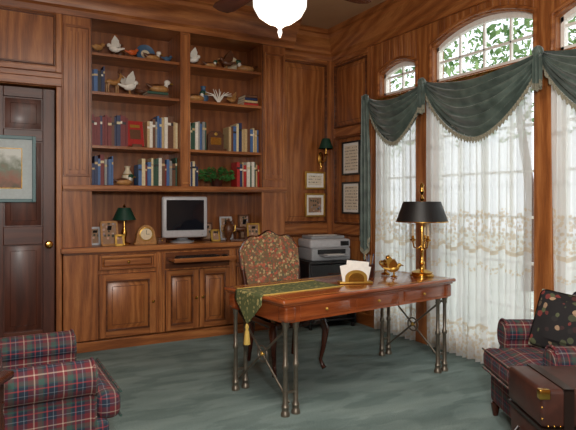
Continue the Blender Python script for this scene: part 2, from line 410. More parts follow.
# ---------------------------------------------------------------- right wall
wins=[(2.14,2.71,2.78,2.86),(2.90,4.02,2.86,3.00),(4.25,4.82,2.76,2.84)]
b=B('wall_right',[oak_v,oak_h,oakmd],bevel=.004)
X2=XR+.15
def arch(y0,y1,zs,zc,n=14):
    return [(y0+(y1-y0)*i/n, zs+(zc-zs)*math.sin(pi*i/n)**.8) for i in range(n+1)]
ys=[-1.2]+[v for w in wins for v in w[:2]]+[YB]
for i in range(0,len(ys),2): b.box((XR,ys[i],0),(X2,ys[i+1],H),0)
for y0,y1,zs,zc in wins:
    b.box((XR,y0,0),(X2,y1,.14),1); b.box((XR,y0,2.38),(X2,y1,2.52),1)
    a=arch(y0,y1,zs,zc); 
    for p,q in zip(a,a[1:]):
        b.prism([p,q,(q[0],H),(p[0],H)],lambda y,z:(XR,y,z),lambda y,z:(X2,y,z),0)
    b.tube([(XR-.006,y,z+.03) for y,z in [(y0-.02,2.50),(y0-.02,zs)]+a[1:-1]+[(y1+.02,zs),(y1+.02,2.50)]],.018,1,8)
Fr=fx(XR)
for y0,y1 in ((2.71,2.90),(4.02,4.25)):
    fbox(b,Fr,y0+.02,y1-.02,0,.02,0,2.5,0)
fbox(b,Fr,2.0,4.95,0,.03,2.40,2.50,1)
moulded(b,Fr,4.95,YP,.0,3.12,.07,0,.02)
for z0,z1 in ((.18,1.0),(1.12,2.15),(2.27,3.02)):
    moulded(b,Fr,5.03,YP-.08,z0,z1,.018,0,.034,2,2); raised(b,Fr,5.06,YP-.11,z0+.03,z1-.03,0,0,.014,.04,2)
fbox(b,Fr,5.02,YP-.07,0,.02,1.0,1.11,1); fbox(b,Fr,5.02,YP-.07,0,.02,2.16,2.26,1)
b.done()
for i,(y0,y1,zs,zc) in enumerate(wins):
    b=B('window_%d'%(i+1),[white,glass],bevel=.002)
    xa,xb=XR+.06,XR+.11
    Fw=fx(xb); w=.045
    moulded(b,Fw,y0,y1,.14,2.38,w,0,.05,0,0)
    n=4 if y1-y0>.8 else 2
    for k in range(1,n): 
        y=y0+(y1-y0)*k/n; ww=.03 if (n==4 and k==2) else .011
        b.box((xa+.015,y-ww,.14),(xb-.01,y+ww,2.38),0)
    for k in range(1,6): z=.14+2.24*k/6; b.box((xa+.015,y0,z-.011),(xb-.01,y1,z+.011),0)
    a=arch(y0,y1,zs,zc)
    b.box((xa,y0,2.52),(xb,y1,2.56),0); b.box((xa,y0,2.52),(xb,y0+.03,zs+.01),0); b.box((xa,y1-.03,2.52),(xb,y1,zs+.01),0)
    for p,q in zip(a,a[1:]):
        b.prism([p,q,(q[0],q[1]-.045),(p[0],p[1]-.045)],lambda y,z:(xa,y,z),lambda y,z:(xb,y,z),0)
    for k in range(1,n): y=y0+(y1-y0)*k/n; b.box((xa+.015,y-.01,2.53),(xb-.01,y+.01,zs+(zc-zs)*math.sin(pi*k/n)-.01),0)
    b.box((xa+.015,y0,2.71),(xb-.01,y1,2.73),0)
    b.box((xa+.028,y0,.15),(xa+.032,y1,zs),1)
    b.done()
b=B('baseboard_right',[oak_h],bevel=.004); b.box((XR-.035,4.83,0),(XR-.02,YP-.02,.13)); b.box((XR-.02,-1.2,0),(XR,2.10,.13)); b.done()

# ---------------------------------------------------------------- curtains
def sheerpanel(name,y0,y1,ztop=2.44,xs=XR-.058,seed=0):
    b=B(name,[sheer]); nf=(y1-y0)*13
    def fn(u,v):
        z=ztop-(ztop-.015)*v; ph=2*pi*nf*u+1.2*math.sin(u*9+seed)
        am=.014+.016*v
        return (xs+am*math.sin(ph+.7*math.sin(3*v+seed))+.006*math.sin(ph*2.3+seed), y0+(y1-y0)*u+.016*math.sin(ph*.37+v*2)*v, z)
    b.grid(fn,int(nf*12),24); b.done()
sheerpanel('sheer_curtain',4.20,4.80); sheerpanel('sheer_curtain',2.88,4.02,seed=1); sheerpanel('sheer_curtain',1.95,2.70,seed=2)
b=B('curtain_rod',[brass]); b.tube([(XR-.065,1.9,2.475),(XR-.065,4.95,2.475)],.012); 
for y in (1.9,4.95): b.ell((XR-.065,y,2.475),(.025,.025,.025))
for y in (2.8,4.13,4.93): b.tube([(XR-.065,y,2.475),(XR-.01,y,2.475)],.008)
b.done()
def swag(y0,y1,depth,seed):
    b=B('swag_valance',[drape,fringe_m],angle=80)
    def zf(u,v):
        s=math.sin(pi*min(max(u,0),1)); 
        top=2.53-.10*s**.7
        return top-(.05+(depth-.05)*s**.75)*v
    def fn(u,v):
        s=math.sin(pi*u)
        fold=math.sin(v*2*pi*6+.9*math.sin(u*5+seed)+seed)
        return (XR-.105-.07*s*math.sin(pi*min(v*1.1,1))-.028*fold*(.35+.65*s)-.012*math.sin(v*31+u*9), y0+(y1-y0)*u, zf(u,v)+.012*fold*s)
    b.grid(fn,60,60,0)
    def fr(u,v):
        p=Vector(fn(u,1)); return (p.x-.004+.006*math.sin(u*400),p.y,p.z-.045*v*(1+.3*math.sin(u*230)))
    b.grid(fr,160,2,1)
    b.done()
swag(4.00,4.91,.44,0); swag(2.75,4.00,.50,1.3); swag(1.45,2.75,.52,2.1)
def jabot(name,yc,w,z0,z1):
    b=B(name,[drape,fringe_m],angle=80)
    def fn(u,v):
        ph=u*2*pi*3; ww=w*(.55+.45*min(1,v*2.2)); zb=z1+(abs(u-.5)*2)*(z0-z1)*.12
        return (XR-.145-.028*math.sin(ph)-.01, yc+(u-.5)*ww, z0-(z0-zb)*v)
    b.grid(fn,40,24)
    b.grid(lambda u,v:(Vector(fn(u,1))+Vector((-.003,0,-.05*v))),40,1,1)
    b.ell((XR-.15,yc,z0-.03),(.035,.045,.045)); b.done()
jabot('curtain_tail',4.88,.19,2.53,.80); jabot('curtain_tail',4.00,.09,2.54,2.26); jabot('curtain_tail',2.75,.09,2.54,2.26)

# ---------------------------------------------------------------- outside
b=B('garden_terrace',[grass]); b.box((4.0,-12,-.4),(24,22,-.3)); b.done()
b=B('tree',[treeleaf,brownf])
rnd=random.Random(3)
TR=((8,2.5),(9,7),(8.5,11),(9,-1),(8.3,5))
for tx,ty in TR:
    b.tube([(tx,ty,-.29),(tx+.1,ty,1.5),(tx-.1,ty+.2,3.6)],[.12,.09,.06],1)
t=bmesh.new()
for i in range(7500):
    c=rnd.choice(TR)
    p=Vector((c[0]+rnd.gauss(0,.8),c[1]+rnd.gauss(0,1.2),max(2.6,4.3+rnd.gauss(0,.9))))
    u=Vector((rnd.gauss(0,1),rnd.gauss(0,1),rnd.gauss(0,1))).normalized(); w=u.cross(Vector((rnd.gauss(0,1),rnd.gauss(0,1),1))).normalized()
    s=rnd.uniform(.05,.11)
    t.faces.new([t.verts.new(p+u*s),t.verts.new(p+w*s*.5),t.verts.new(p-u*s),t.verts.new(p-w*s*.5)])
b.commit(t,0); b.done()

# ---------------------------------------------------------------- desk
DR=math.radians(7.6); DC=(2.495,3.59,0)
b=B('writing_desk',[cherry,bronze,gold],loc=DC,rz=DR)
b.rbox((0,0,.745),(1.75,.757,.03),.012,0); b.rbox((0,0,.725),(1.71,.72,.02),.006,0)
moulded(b,lambda u,o,z:(u,z,.7605+o),-.82,.82,-.325,.325,.008,-.001,.0012,2,2)
for s in(-1,1):
    b.box((-.80,s*.335-.012,.615),(.80,s*.335+.012,.718),0); b.box((-.80,s*.345-.008,.608),(.80,s*.345+.008,.622),0)
    b.box((s*.825-.012,-.31,.615),(s*.825+.012,.31,.718),0); b.box((s*.835-.008,-.31,.608),(s*.835+.008,.31,.622),0)
    for k in(-1,1): 
        b.rbox((s*.80,k*.315,.663),(.09,.09,.11),.02,0)
for k in (-1,0,1):
    b.rbox((k*.50,-.349,.667),(.44,.012,.075),.004,0); b.ell((k*.50,-.362,.667),(.011,.011,.011),2)
colp=[(.030,0),(.030,.02),(.022,.03),(.022,.05),(.026,.06),(.017,.08),(.015,.30),(.021,.31),(.021,.33),(.015,.34),(.014,.55),(.021,.565),(.018,.58),(.026,.60),(.026,.612)]
for s in(-1,1):
    for k in(-1,1):
        for d in (0,.085): b.lathe(colp,(s*(.81-d),k*.31,0),1,16)
        b.box((s*.81-.01 if s<0 else s*.81-.095,k*.31-.008,.14),((s*.81+.095) if s<0 else s*.81+.01,k*.31+.008,.155),1)
    x=s*.78
    b.tube([(x,-.31,.08),(x,0,.33),(x,.31,.58)],.008,1); b.tube([(x,.31,.08),(x,0,.33),(x,-.31,.58)],.008,1)
    b.tube([(x,.055*math.cos(a),.33+.055*math.sin(a)) for a in [q*pi/8 for q in range(16)]],.007,1,8,True)
    b.ell((x,0,.33),(.018,.018,.018),2)
b.done()
b=B('table_runner',[runner_m,tassel],loc=DC,rz=DR,angle=60)
path=[(-.16,.7635),(-.5,.7635),(-.86,.7635),(-.879,.763),(-.885,.755),(-.888,.70),(-.89,.64),(-.893,.55)]
def rf(u,v):
    t_=u*(len(path)-1); i=min(int(t_),len(path)-2); f_=t_-i
    x=path[i][0]*(1-f_)+path[i+1][0]*f_; z=path[i][1]*(1-f_)+path[i+1][1]*f_
    w=.17 if z>.70 else .17*max(.03,(z-.545)/.155)
    return (x,(v-.5)*2*w+.02,z)
b.grid(rf,56,12); 
b.lathe([(.004,.55),(.009,.54),(.014,.525),(.008,.512),(.013,.50),(.021,.43),(.022,.41),(.002,.408)],(-.895,.02,0),1,12)
for s in(-1,1): b.tube([(-.16,.02+s*.17,.765),(-.87,.02+s*.17,.765)],.004,1,6)
b.done(solid=.003)

lx,ly=3.25,3.56
b=B('bouillotte_lamp',[brass,shade_k,cream,cream],loc=(lx,ly,.762))
b.lathe([(.10,0),(.10,.012),(.085,.022),(.09,.035),(.05,.05),(.025,.06),(.018,.09),(.028,.11),(.015,.13),(.011,.20),(.02,.215),(.011,.23),(.009,.50),(.006,.72)],seg=28)
for k in range(3):
    a=k*2*pi/3+.5; c,s_=math.cos(a),math.sin(a)
    b.tube([(0,0,.26),(.03*c,.03*s_,.23),(.065*c,.065*s_,.24),(.075*c,.075*s_,.29)],[.008,.007,.007,.007])
    b.lathe([(.010,.29),(.024,.30),(.024,.308),(.012,.315),(.012,.34)],(.075*c,.075*s_,0)); b.lathe([(.009,.34),(.009,.43),(.003,.44)],(.075*c,.075*s_,0),3,12)
b.lathe([(.20,.455),(.215,.455),(.155,.625),(.14,.625),(.20,.455)],mat=1,seg=40)
b.lathe([(.212,.453),(.217,.453),(.217,.461),(.212,.461)],mat=0,seg=40)
b.lathe([(.004,.62),(.02,.65),(.006,.68),(.022,.71),(.012,.74),(.02,.76),(.002,.785)],seg=16)
for k in range(3):
    a=k*2*pi/3; b.tube([(0,0,.61),(.145*math.cos(a),.145*math.sin(a),.62)],.003)
b.done()
b=B('letter_holder',[gold,white,brass],loc=(2.52,3.50,.762),rz=math.radians(-22))
b.rbox((0,0,.008),(.26,.10,.016),.006,0)
def archpoly(w,h,n=16): return [(-w,0)]+[(w*math.cos(pi-pi*i/n),h*.35+h*.65*math.sin(pi*i/n)) for i in range(n+1)]+[(w,0)]
b.prism(archpoly(.085,.09),lambda x,z:(x,-.04,z+.015),lambda x,z:(x,-.032,z+.015),0)
b.prism(archpoly(.06,.065),lambda x,z:(x,-.045,z+.018),lambda x,z:(x,-.04,z+.018),2)
b.prism(archpoly(.085,.09),lambda x,z:(x,.036,z+.015),lambda x,z:(x,.044,z+.015),0)
for k,(a,h) in enumerate(((-.18,.14),(.1,.155),(.22,.13))):
    M=Matrix.Translation((0,-.018+k*.018,.016))@Matrix.Rotation(a,4,'Y'); b.box((-.10+.02*k,-.002,.012),(.085+.01*k,.002,h),1,M)
b.done()
b=B('pencil_cup',[leather,gold,tan,blue],loc=(2.84,3.74,.762))
b.lathe([(.038,0),(.042,.005),(.040,.10),(.044,.105),(.036,.105),(.034,.02),(.001,.018)],seg=20)
for k in range(6): a=k*1.1; b.tube([(.01*math.cos(a),.01*math.sin(a),.02),(.035*math.cos(a),.035*math.sin(a),.17+.01*(k%3))],.004,2+k%2,6)
b.done()
def bird(name,loc,rz,mats,s=1.0,wings=False,perch=True):
    b=B(name,mats,loc=loc,rz=rz)
    z0=.05*s if perch else 0
    if perch: b.lathe([(.035*s,0),(.037*s,.006*s),(.03*s,.012*s),(.012*s,.02*s),(.008*s,z0+.01*s)],mat=1,seg=14)
    b.ell((0,0,z0+.035*s),(.06*s,.032*s,.034*s),0,(0,-.25,0)); b.ell((.055*s,0,z0+.075*s),(.024*s,.02*s,.022*s),0)
    b.tube([(.03*s,0,z0+.045*s),(.05*s,0,z0+.07*s)],[.022*s,.017*s])
    b.tube([(.075*s,0,z0+.075*s),(.10*s,0,z0+.068*s)],[.008*s,.002*s],1)
    b.tube([(-.04*s,0,z0+.03*s),(-.11*s,0,z0+.045*s)],[.02*s,.008*s],0)
    for q in(-1,1):
        if wings:
            pts=[(.03,.02,.05),(.02,.07,.10),(-.02,.11,.15),(-.06,.08,.10),(-.06,.03,.05)]
            t=bmesh.new(); t.faces.new([t.verts.new((p[0]*s,q*p[1]*s,z0+p[2]*s)) for p in pts]); 
            r=bmesh.ops.extrude_face_region(t,geom=t.faces[:]); bmesh.ops.translate(t,verts=[v for v in r['geom'] if isinstance(v,bmesh.types.BMVert)],vec=(0,0,.006*s)); b.commit(t,0)
        else: b.ell((-.015*s,q*.026*s,z0+.04*s),(.05*s,.01*s,.022*s),1 if not perch else 0,(0,.1,0))
    return b.done()
def duck(loc,rz,s=1.0,head=2):
    b=B('duck_decoy',[tan,brownf,headg,whitef,gold],loc=loc,rz=rz)
    b.ell((0,0,.045*s),(.105*s,.052*s,.045*s),0); b.ell((-.01*s,0,.058*s),(.085*s,.046*s,.038*s),1)
    b.tube([(.06*s,0,.05*s),(.075*s,0,.085*s),(.08*s,0,.11*s)],[.034*s,.022*s,.02*s],3); b.ell((.088*s,0,.12*s),(.034*s,.026*s,.026*s),head)
    b.tube([(.11*s,0,.115*s),(.15*s,0,.105*s)],[.014*s,.008*s],4); b.tube([(-.08*s,0,.055*s),(-.14*s,0,.085*s)],[.03*s,.006*s],1)
    return b.done()
bird('brass_bird_figurine',(3.04,3.78,.762),.5,[brass,brass],1.1,False); 
bird('brass_bird_figurine',(3.0,3.62,.762),-.5,[gold,brass],.8,True)

# ---------------------------------------------------------------- desk chair
b=B('side_chair',[flor,darkwood,brass],loc=(2.26,4.13,0),rz=0)
b.rbox((0,0,.455),(.50,.47,.07),.028,0,puff=.018); b.rbox((0,0,.40),(.50,.47,.055),.012,1)
for s in(-1,1):
    b.tube([(s*.225,-.21,.40),(s*.245,-.235,.33),(s*.235,-.225,.20),(s*.215,-.205,.08),(s*.225,-.225,.03),(s*.232,-.24,.012)],[.034,.033,.022,.015,.018,.022],1)
    b.tube([(s*.215,.20,.42),(s*.215,.22,.25),(s*.22,.27,.012)],[.026,.022,.017],1)
    b.tube([(s*.22,.21,.40),(s*.25,.235,.55),(s*.275,.27,.80)],[.022,.02,.02],1)
def backout(n=40):
    pts=[]
    for i in range(n+1):
        u=-1+2*i/n; x=.29*u
        z=1.02+.085*math.cos(u*pi/2)**1.2-(.05*abs(u)**8)+.015*math.cos(u*3*pi)
        pts.append((x,z))
    return pts
top=backout(); poly=[(-.24,.52)]+[( -.285,.8)]+top+[(.285,.8),(.24,.52)]
def bk(x,z,o): 
    y=.22+(z-.5)*.17; return (x,y+o,z)
b.prism(poly,lambda x,z:bk(x,z,-.0),lambda x,z:bk(x,z,.045),0)
inner=[(x*.93,.8+(z-.8)*.93) for x,z in poly]
b.prism(inner,lambda x,z:bk(x,z,-.025),lambda x,z:bk(x,z,.0),0)
b.tube([bk(x,z,.012) for x,z in poly],.012,1,8,True)
b.done()

# ---------------------------------------------------------------- armchairs
def armchair(loc,rz,w=.84,dp=.80):
    e=bpy.data.objects.new('plaid_armchair',None); sc.collection.objects.link(e); e.location=loc; e.rotation_euler=(0,0,rz)
    hw=w/2; y0=-dp/2; y1=dp/2
    b=B('frame',[plaid,darkwood]); 
    b.rbox((0,.02,.20),(w-.10,dp-.06,.24),.03,0)
    b.rbox((0,y1-.11,.52),(w-.12,.17,.62),.07,0,(-.13,0,0))
    b.tube([(-hw+.1,y1-.03,.80),(0,y1-.035,.83),(hw-.1,y1-.03,.80)],.065,0,14)
    for sx in(-1,1):
        for sy in(y0+.07,y1-.07): b.lathe([(.016,0),(.026,.05),(.03,.085)],(sx*(hw-.10),sy,0),1,12)
    b.done(parent=e)
    b=B('seat_cushion',[plaid])
    b.rbox((0,y0+.30,.385),(w-.30,.56,.15),.045,0,puff=.03); b.rbox((0,y0+.045,.375),(w-.16,.12,.14),.045,0)
    b.tube([(-hw+.10,y0-.012,.435),(hw-.10,y0-.012,.435)],.007,0); b.tube([(-hw+.10,y0-.012,.315),(hw-.10,y0-.012,.315)],.007,0)
    b.done(parent=e)
    for s in(-1,1):
        b=B('arm_%s'%('left' if s<0 else 'right'),[plaid])
        prof=[(hw-.155,.12)]+[(hw-.155,.50)]
        cx,cz,r=hw-.085,.535,.085
        n=18
        for i in range(n+1):
            a=pi*1.08-(pi*1.5)*i/n; prof.append((cx+r*math.cos(a),cz+r*math.sin(a)))
        prof+=[(hw-.045,.44),(hw-.04,.12)]
        f0=y0+.13
        b.prism(prof,lambda x,z:(s*x,f0,z),lambda x,z:(s*x,y1-.05,z))
        pr2=[(hw-.10+(x-(hw-.10))*.86,.33+(z-.33)*.93) for x,z in prof]
        b.prism(pr2,lambda x,z:(s*x,f0-.018,z),lambda x,z:(s*x,f0,z))
        b.tube([(s*x,f0-.002,z) for x,z in prof],.008,0,8,True)
        b.done(parent=e)
    b=B('back_cushion',[plaid]); b.rbox((0,y1-.22,.61),(w-.32,.15,.42),.06,0,(-.13,0,0),puff=.03); b.done(parent=e)
    return e
armchair((.19,3.20,0),math.radians(90),.86,.84)
armchair((3.06,2.09,0),math.radians(-118.9),.84,.78)
b=B('throw_pillow',[pillow_m,fringe_m],loc=(3.15,2.15,.635),rz=math.radians(-118.9+50))
b.rbox((0,0,0),(.40,.09,.36),.035,0,(-.35,.15,0),puff=.05)
M=Euler((-.35,.15,0)).to_matrix(); 
b.tube([M@Vector(p) for p in((-.195,0,-.175),(0,0,-.178),(.195,0,-.175),(.198,0,0),(.195,0,.175),(0,0,.178),(-.195,0,.175),(-.198,0,0))],.010,1,8,True); b.done()

# ---------------------------------------------------------------- trunk
CA=math.radians(-28.9)
def camxy(d,r): return (.483*d+.875*r,.875*d-.483*r)
tx,ty=camxy(2.655,1.43)
b=B('leather_trunk',[leather,strapm,brass],loc=(tx,ty,0),rz=CA)
b.rbox((0,0,.20),(.60,.36,.34),.012,0); b.rbox((0,0,.475),(.62,.38,.17),.02,0)
for x in(-.19,.19):
    b.box((x-.022,-.196,.03),(x+.022,-.18,.565),1); b.box((x-.022,-.196,.555),(x+.022,.19,.566),1); b.rbox((x,-.20,.34),(.05,.014,.05),.005,2)
for s in(-1,1):
    for z0 in (.04,.54): 
        b.rbox((s*.295,-.178,z0),(.05,.035,.045),.006,2)
    for k in range(9): b.ell((s*.302,-.182,.08+k*.05),(.006,.004,.006),2,seg=8)
for k in range(22): b.ell((-.28+k*.0267,-.192,.40),(.005,.004,.005),2,seg=8)
b.rbox((0,-.195,.375),(.07,.016,.08),.006,2); b.tube([(-.31,-.06,.30),(-.335,-.05,.27),(-.335,.05,.27),(-.31,.06,.30)],.010,1)
b.box((-.31,-.193,.372),(.31,.19,.388),1); b.box((-.305,-.186,.18),(.305,-.178,.20),1)
for sx in(-.26,.26):
    for sy in(-.14,.14): b.lathe([(.02,0),(.026,.035)],(sx,sy,0),1,12)
b.done()
tx,ty=camxy(2.02,-1.33)
b=B('side_table',[darkwood],loc=(tx,ty,0),rz=CA)
b.rbox((0,0,.70),(.46,.46,.03),.01); b.box((-.20,-.20,.60),(.20,.20,.686)); b.box((-.19,-.19,.18),(.19,.19,.20))
for sx in(-1,1):
    for sy in(-1,1): b.lathe([(.014,0),(.02,.06),(.014,.10),(.022,.18),(.018,.24),(.024,.52),(.016,.57),(.024,.60)],(sx*.185,sy*.185,0),0,14)
b.done()

# ---------------------------------------------------------------- printer + stand
b=B('printer_stand',[black,darkwood],loc=(3.39,5.30,0),rz=math.radians(-6),bevel=.004)
b.box((-.29,-.24,.71),(.29,.24,.735),0); b.box((-.29,-.22,.04),(-.265,.22,.71),0); b.box((.265,-.22,.04),(.29,.22,.71),0)
b.box((-.265,.20,.04),(.265,.22,.71),0); b.box((-.265,-.22,.36),(.265,.20,.38),0); b.box((-.265,-.22,.08),(.265,.20,.10),0)
b.box((-.265,-.225,.50),(.265,-.20,.70),0); b.rbox((0,-.232,.60),(.14,.012,.014),.004,1)
for sx in(-1,1):
    for sy in(-1,1): b.lathe([(.02,0),(.02,.045)],(sx*.26,sy*.19,0),0,12)
b.box((-.20,-.17,.10),(.20,.15,.27),0); b.box((-.18,-.17,.38),(.18,.12,.46),0)
b.done()
b=B('printer',[silver,black,greyp,white],loc=(3.39,5.28,.735),rz=math.radians(-6))
b.rbox((0,.02,.07),(.48,.36,.14),.02,2); b.rbox((0,.03,.185),(.50,.34,.10),.025,0); b.rbox((0,.05,.25),(.42,.26,.035),.015,2)
b.box((-.17,-.165,.075),(.17,-.13,.125),1); b.rbox((0,-.21,.065),(.30,.16,.014),.005,2); b.box((-.10,-.27,.073),(.10,-.14,.077),3)
b.box((.12,-.148,.16),(.22,-.138,.21),1)
b.box((-.16,-.02,.266),(.14,.12,.272),3)
b.done()

# monitor
b=B('crt_monitor',[silver,screen_m,greyp],loc=(1.85,5.62,.96),rz=math.radians(-4))
b.lathe([(.12,0),(.12,.012),(.06,.03),(.05,.05)],(0,.02,0),2,24)
b.rbox((0,-.08,.265),(.47,.06,.42),.02,0)
prof=[(-.05,.225,.40),(.03,.21,.37),(.13,.15,.27),(.18,.13,.24)]
t=bmesh.new(); rings=[]
for y,hw_,hh in prof: rings.append([t.verts.new(p) for p in((-hw_,y,.265-hh/2),(hw_,y,.265-hh/2),(hw_,y,.265+hh/2),(-hw_,y,.265+hh/2))])
for a,c in zip(rings,rings[1:]):
    for i in range(4): t.faces.new((a[i],a[(i+1)%4],c[(i+1)%4],c[i]))
t.faces.new(rings[-1]); bmesh.ops.recalc_face_normals(t,faces=t.faces); b.commit(t,2)
def scr(u,v):
    x=(u-.5)*.39; z=.285+(v-.5)*.31; return (x,-.112-.010*(1-((u-.5)*2)**2)*(1-((v-.5)*2)**2),z)
b.grid(scr,12,12,1); b.box((-.2,-.1125,.1275),(.2,-.109,.1315),2)
b.ell((.18,-.112,.085),(.008,.005,.008),2); b.done()

# ---------------------------------------------------------------- books
def books(x0,x1,z,cols,hmin=.20,hmax=.30,y=5.54):
    b=B('books',[paper]+bookcols); x=x0; k=0
    while x<x1-.012:
        w=min(random.uniform(.016,.038),x1-x); h=random.uniform(hmin,hmax); d=random.uniform(.14,.19)
        c=1+BC[cols[k%len(cols)] if random.random()<.75 else random.choice(cols)]; yy=y+random.uniform(0,.02)
        w-=.001
        b.box((x,yy,z),(x+.003,yy+d,z+h),c); b.box((x+w-.003,yy,z),(x+w,yy+d,z+h),c); b.box((x,yy-.004,z),(x+w,yy,z+h),c)
        b.box((x+.003,yy,z+.004),(x+w-.003,yy+d-.006,z+h-.006),0)
        if random.random()<.7: b.box((x-.0003,yy-.005,z+h*.72),(x+w+.0003,yy-.0038,z+h*.8),1+BC[random.choice(['tan','cream','white','black'])])
        x+=w+.001; k+=1
    b.done()
def stack(x,y,z,cols,wd=.17):
    b=B('books',[paper]+bookcols)
    for i,c in enumerate(cols):
        h=.028; w=wd-.01*i; b.box((x-w/2,y-.10,z),(x+w/2,y-.1+.004,z+h),1+BC[c]); b.box((x-w/2,y-.1,z),(x+w/2,y+.1,z+.003),1+BC[c]); b.box((x-w/2,y-.1,z+h-.003),(x+w/2,y+.1,z+h),1+BC[c]); b.box((x-w/2+.004,y-.096,z+.003),(x+w/2-.004,y+.096,z+h-.003),0); z+=h
    b.done()
books(.925,1.05,2.43,['navy','blue','black','navy'],.20,.28)
books(.925,1.27,1.92,['maroon','brown','maroon','navy','maroon','maroon'],.26,.32)
books(1.46,1.77,1.92,['tan','white','brown','grey','blue','cream'],.26,.33)
books(1.885,2.08,1.92,['blue','green','navy','white','grey'],.24,.31)
books(2.34,2.695,1.92,['tan','brown','blue','cream','navy','tan'],.24,.32)
books(.925,1.13,1.54,['navy','white','blue','maroon','grey'],.20,.30)
books(1.37,1.77,1.54,['white','cream','maroon','blue','grey','brown','green'],.21,.30)
books(1.885,2.0,1.54,['white','navy','cream'],.20,.28)
books(2.43,2.695,1.54,['blue','navy','tan','red','white','green'],.22,.29)
stack(2.59,5.62,2.43,['red','tan','navy','brown']); stack(1.56,5.62,2.43,['brown','green'],.22)
b=B('display_book',[bookcols[1],paper,bookcols[7],gold],loc=(1.365,5.60,1.92),rz=.1)
M=Matrix.Rotation(-.22,4,'X'); b.box((-.085,0,.02),(.085,.03,.28),0,M); b.box((-.08,.003,.024),(.087,.027,.275),1,M); b.box((-.055,-.002,.09),(.055,0,.19),2,M); b.box((-.05,-.003,.21),(.05,-.001,.24),3,M)
b.box((-.05,-.02,0),(.05,.08,.014),2); b.box((-.05,-.025,0),(.05,-.018,.035),2); b.done()
def clock(name,loc,s=1,rz=0):
    b=B(name,[tan,cream,gold,black],loc=loc,rz=rz,bevel=.002)
    p=[(-.09*s,0),(-.10*s,.02*s)]+[(.085*s*math.cos(pi-pi*i/16),.09*s+.09*s*math.sin(pi*i/16)) for i in range(17)]+[(.10*s,.02*s),(.09*s,0)]
    b.prism(p,lambda x,z:(x,-.03*s,z),lambda x,z:(x,.03*s,z),0); b.box((-.11*s,-.04*s,0),(.11*s,.04*s,.015*s),0)
    R=Matrix.Rotation(pi/2,4,'X')
    b.lathe([(.066*s,0),(.066*s,.012*s),(.058*s,.014*s),(.056*s,.008*s),(.001,.008*s)],(0,-.026*s,.095*s),2,24,R); b.lathe([(.055*s,0),(.055*s,.010*s)],(0,-.026*s,.095*s),1,24,R)
    b.box((-.002,-.038*s,.095*s),(.002,-.036*s,.135*s),3); b.box((0,-.038*s,.093*s),(.03*s,-.036*s,.097*s),3); b.done()
clock('mantel_clock',(1.45,5.58,.96),1.05)
b=B('award_plaque',[brownf,brass,gold],loc=(2.21,5.60,1.92),bevel=.003)
b.box((-.11,-.04,0),(.11,.04,.03)); b.prism([(-.09,.03),(.09,.03),(.09,.18),(.05,.22),(-.05,.22),(-.09,.18)],lambda x,z:(x,0,z),lambda x,z:(x,.02,z),0); b.box((-.06,-.004,.07),(.06,.001,.15),1); b.ell((0,-.004,.185),(.018,.005,.018),2); b.done()
def vase(loc,s,m):
    b=B('vase',[m,gold],loc=loc); b.lathe([(.03*s,0),(.034*s,.01*s),(.06*s,.07*s),(.055*s,.12*s),(.025*s,.17*s),(.022*s,.19*s),(.034*s,.21*s),(.028*s,.21*s),(.016*s,.17*s)],seg=20); b.lathe([(.0565*s,.118*s),(.058*s,.122*s),(.0545*s,.127*s)],mat=1,seg=20); b.done()
def plate(loc,r,m):
    b=B('decorative_plate',[m,cream,brownf],loc=loc); R=Matrix.Rotation(pi/2-.25,4,'X')
    b.lathe([(.001,0),(r*.6,0),(r,.018),(r*.98,.022),(r*.6,.006),(.001,.006)],(0,0,r+.01),0,28,R); b.lathe([(.001,.0065),(r*.45,.0065),(r*.45,.008),(.001,.008)],(0,0,r+.01),1,24,R)
    for q in(-1,1): b.tube([(q*.03,-.05,.012),(q*.03,0,.004),(q*.03,.05,.004),(q*.02,.03,r)],.004,2,6)
    b.done()
vase((1.30,5.70,1.54),.95,cream); plate((1.50,5.78,2.80),.10,blue); plate((2.47,5.80,2.80),.10,cream); vase((2.12,5.74,2.43),.95,blue); vase((1.24,5.76,2.80),.8,brownf)
bird('bird_figurine',(1.00,5.60,2.80),.3,[tan,brownf],.85,False); bird('bird_figurine',(1.15,5.60,2.80),2.8,[whitef,brownf],.9,True)
bird('bird_figurine',(1.33,5.6,2.80),.2,[orange,brownf],.75); duck((1.53,5.60,2.80),.3,.8,3); bird('bird_figurine',(1.70,5.66,2.80),.3,[blue,brownf],.7)
bird('bird_figurine',(1.97,5.62,2.80),0,[whitef,brownf],.9,True); duck((2.15,5.60,2.80),.2,.7); bird('eagle_figurine',(2.34,5.62,2.80),3.0,[brownf,tan],1.0,True); duck((2.56,5.60,2.80),2.9,.95)
bird('bird_figurine',(1.30,5.6,2.43),.2,[whitef,tan],1.1,True); duck((1.60,5.62,2.487),.1,1.0,3); bird('bird_figurine',(1.40,5.66,2.43),2.6,[brownf,tan],.75)
duck((1.99,5.60,2.43),.2,.9); duck((1.24,5.585,1.54),.1,.8); bird('bird_figurine',(2.42,5.64,2.43),.3,[tan,brownf],.7,True)
